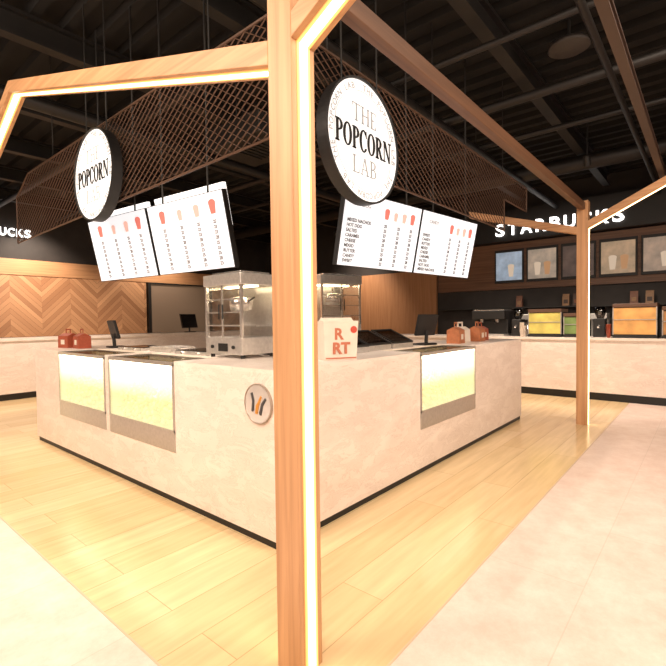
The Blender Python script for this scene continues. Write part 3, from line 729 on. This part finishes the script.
grinder('black coffee grinder between the far oak post and the orange brown unit', -.52)
def cup_stack(label, x, y, z, mat, n=5, group='paper cup stacks'):
    t = thing('cup_stack', label, 'cup stack', (x, y, z), 0, group)
    for k in range(n):
        MB().lathe([(.026, .02*k), (.038, .1+.02*k), (.041, .1+.02*k), (.041, .104+.02*k), (.02, .104+.02*k)], 14).build('cup', mat, t, smooth=True)
cup_stack('tall stack of white paper cups on the coffee counter left of the green yellow unit', 6.78, .68, 1.04, CREAM, 9)
cup_stack('short stack of white paper cups on the coffee counter left of the green yellow unit', 6.90, .66, 1.04, CREAM, 6)
cup_stack('stack of red paper cups on the coffee counter left of the orange brown unit', 6.85, -.69, 1.04, RED, 7)

# ------------------------------------------------------------------ ceiling steelwork
def joist(y, z=3.95, h=.24):
    b = MB(); b.box(X0+.05, 8.45, y-.06, y+.06, z, z+.03); b.box(X0+.05, 8.45, y-.06, y+.06, z+h-.03, z+h); b.box(X0+.05, 8.45, y-.012, y+.012, z+.03, z+h-.03)
    o = b.build('ceiling_joist', DARKST); tag(o, 'dark steel ceiling joist running above the kiosk', 'joist', 'parallel dark ceiling joists')
for y in (-4.6, -3.2, -1.9, -.4, 1.2, 2.8, 4.4, 6.0, 7.6, 9.2): joist(y)
for k, (x, r) in enumerate(((-3.2, .10), (.9, .05), (3.4, .05), (6.2, .12), (4.5, .035), (2.2, .03), (-1.0, .06))):
    o = MB().cyl((x, Y0+.1, 3.82), (x, Y1-.1, 3.82), r, n=16).build('ceiling_pipe', DUCTM, smooth=True)
    tag(o, ['wide dark duct on the far left of the ceiling', 'thin dark pipe crossing above the left counter', 'thin dark pipe crossing above the right counter', 'wide dark duct crossing above the coffee counter aisle', 'narrow dark pipe crossing above the far oak post', 'narrow dark pipe crossing above the kiosk middle', 'dark pipe crossing in front of the left counter'][k], 'pipe')
for k, (y, z, r) in enumerate(((-2.5, 3.7, .04), (-1.25, 3.66, .03), (.5, 3.7, .05), (3.4, 3.68, .07))):
    o = MB().cyl((X0+.1, y, z), (8.4, y, z), r, n=14).build('ceiling_pipe', DUCTM, smooth=True)
    tag(o, ['dark pipe running lengthwise above the stone floor', 'narrow dark pipe running lengthwise above the thin steel beam', 'dark pipe running lengthwise over the right counter', 'thick dark pipe running lengthwise behind the left round sign'][k], 'pipe')
def duct(label, x0, x1, y0, y1, z0, z1):
    o = thing('air_duct', label, 'duct', ((x0+x1)/2, (y0+y1)/2, z0)); hx, hy, h = (x1-x0)/2, (y1-y0)/2, z1-z0
    MB().box(-hx, hx, -hy, hy, 0, h).build('casing', DUCTM, o, bevel=.01)
    b = MB(); n = 6
    for i in range(n): b.box(-hx*.6, hx*.6, -hy*.5+i*hy/n, -hy*.5+i*hy/n+.02, -.012, 0)
    b.build('louvre', DARKST, o)
    for s in (-1, 1): MB().cyl((s*hx*.8, 0, h), (s*hx*.8, 0, CEILZ-.06-z0), .008, n=8).build('hanger_rod', DARKST, o)
duct('boxy dark air duct with louvred underside above the kiosk middle', 1.3, 2.0, 1.6, 2.5, 3.36, 3.60)
duct('boxy dark air duct with louvred underside at the upper right before the coffee counter', 4.9, 5.9, -3.0, -2.7, 3.40, 3.60)
o = thing('ceiling_speaker', 'round dark ceiling disc hanging high at the top right', 'speaker', (3.02, -.92, 3.98))
MB().lathe([(.02, .05), (.17, .04), (.185, .0), (.17, -.01), (.02, -.015)], 32).build('disc', pbr('speaker_grey', (.035, .028, .024), .6), o, smooth=True)
MB().cyl((0, 0, .05), (0, 0, .3), .015, n=10).build('hanger_rod', DARKST, o)

# ------------------------------------------------------------------ added lights
WARM = (1, .82, .66)
def area(loc, size, energy, col=WARM, aim=None):  # key light added out of view, no fixture behind it
    l = bpy.data.lights.new('added_area_light', 'AREA'); l.energy = energy; l.color = col; l.size = size; l.shape = 'SQUARE'
    o = bpy.data.objects.new('added_area_light', l); COL.objects.link(o); o.location = loc
    if aim: o.rotation_euler = (Vector(aim)-Vector(loc)).to_track_quat('-Z', 'Y').to_euler()
def spot(loc, aim, energy, label, angle=70, col=WARM):  # lamp and its fixture are both added to brighten the aimed area
    t = thing('added_spotlight', label, 'spotlight', loc, 0, 'added black spotlights')
    d = (Vector(aim)-Vector(loc)).normalized()
    MB().cyl(-d*.12, d*.02, .045, .05, 14).build('lamp_can', BLACK, t)
    MB().cyl(-d*.06, (0, 0, CEILZ-.06-loc[2]), .01, n=8).build('stem', BLACK, t)
    l = bpy.data.lights.new('added_spot_lamp', 'SPOT'); l.energy = energy; l.color = col; l.spot_size = R(angle); l.spot_blend = .8; l.shadow_soft_size = .08
    o = bpy.data.objects.new('added_spot_lamp', l); COL.objects.link(o); o.parent = t; o.location = d*.06
    o.rotation_euler = d.to_track_quat('-Z', 'Y').to_euler()
area((-2.4, -2.4, 3.6), 2.4, 192, aim=(-.4, .4, .0))
area((1.6, -3.6, 3.6), 2.4, 218, aim=(2.4, -.6, .0))
area((-3.2, 1.4, 3.6), 2.4, 250, aim=(-.3, 2.2, .0))
spot((2.0, 2.7, 3.6), (1.9, 1.6, 0), 460, 'added black spotlight inside the mesh canopy over the kiosk middle', 110)
spot((5.6, -.6, 3.6), (7.0, -.6, .6), 420, 'added black spotlight aimed at the coffee counter beside the far post', 90)
spot((5.6, 1.9, 3.6), (6.9, 1.7, .6), 350, 'added black spotlight aimed at the coffee counter behind the kiosk', 90)
spot((7.4, 5.6, 3.6), (8.7, 5.9, 1.6), 280, 'added black spotlight aimed at the right wood panel', 95)
spot((1.2, 6.6, 3.6), (1.0, 8.6, .9), 520, 'added black spotlight aimed at the far left marble counter', 100)
spot((1.6, 8.9, 3.6), (1.6, 9.95, 2.2), 250, 'added black spotlight washing the far left chevron wall', 110)
spot((4.6, 8.9, 3.6), (4.6, 9.95, 2.2), 170, 'added black spotlight washing the chevron wall by the dark niche', 110)
spot((-.45, 5.6, 3.6), (-.7, 5.4, 0), 390, 'added black spotlight over the left aisle floor', 100)

w = bpy.data.worlds.new('world'); S.world = w; w.use_nodes = True
w.node_tree.nodes['Background'].inputs[0].default_value = (.9, .7, .55, 1); w.node_tree.nodes['Background'].inputs[1].default_value = .04

# ------------------------------------------------------------------ camera
cd = bpy.data.cameras.new('camera'); cam = bpy.data.objects.new('camera', cd); COL.objects.link(cam); S.camera = cam
cd.sensor_width = 36; cd.lens = 450/666*36; cd.clip_start = .02
yaw = R(40); pit = R(-1.7); roll = R(.74)
F = Vector((math.cos(yaw)*math.cos(pit), math.sin(yaw)*math.cos(pit), math.sin(pit)))
Rt = Vector((math.sin(yaw), -math.cos(yaw), 0)); U = Rt.cross(F)
R2 = Rt*math.cos(roll)-U*math.sin(roll); U2 = Rt*math.sin(roll)+U*math.cos(roll)
Mx = Matrix((R2, U2, -F)).transposed().to_4x4(); Mx.translation = (-1.831, -1.987, 1.4)
cam.matrix_world = Mx
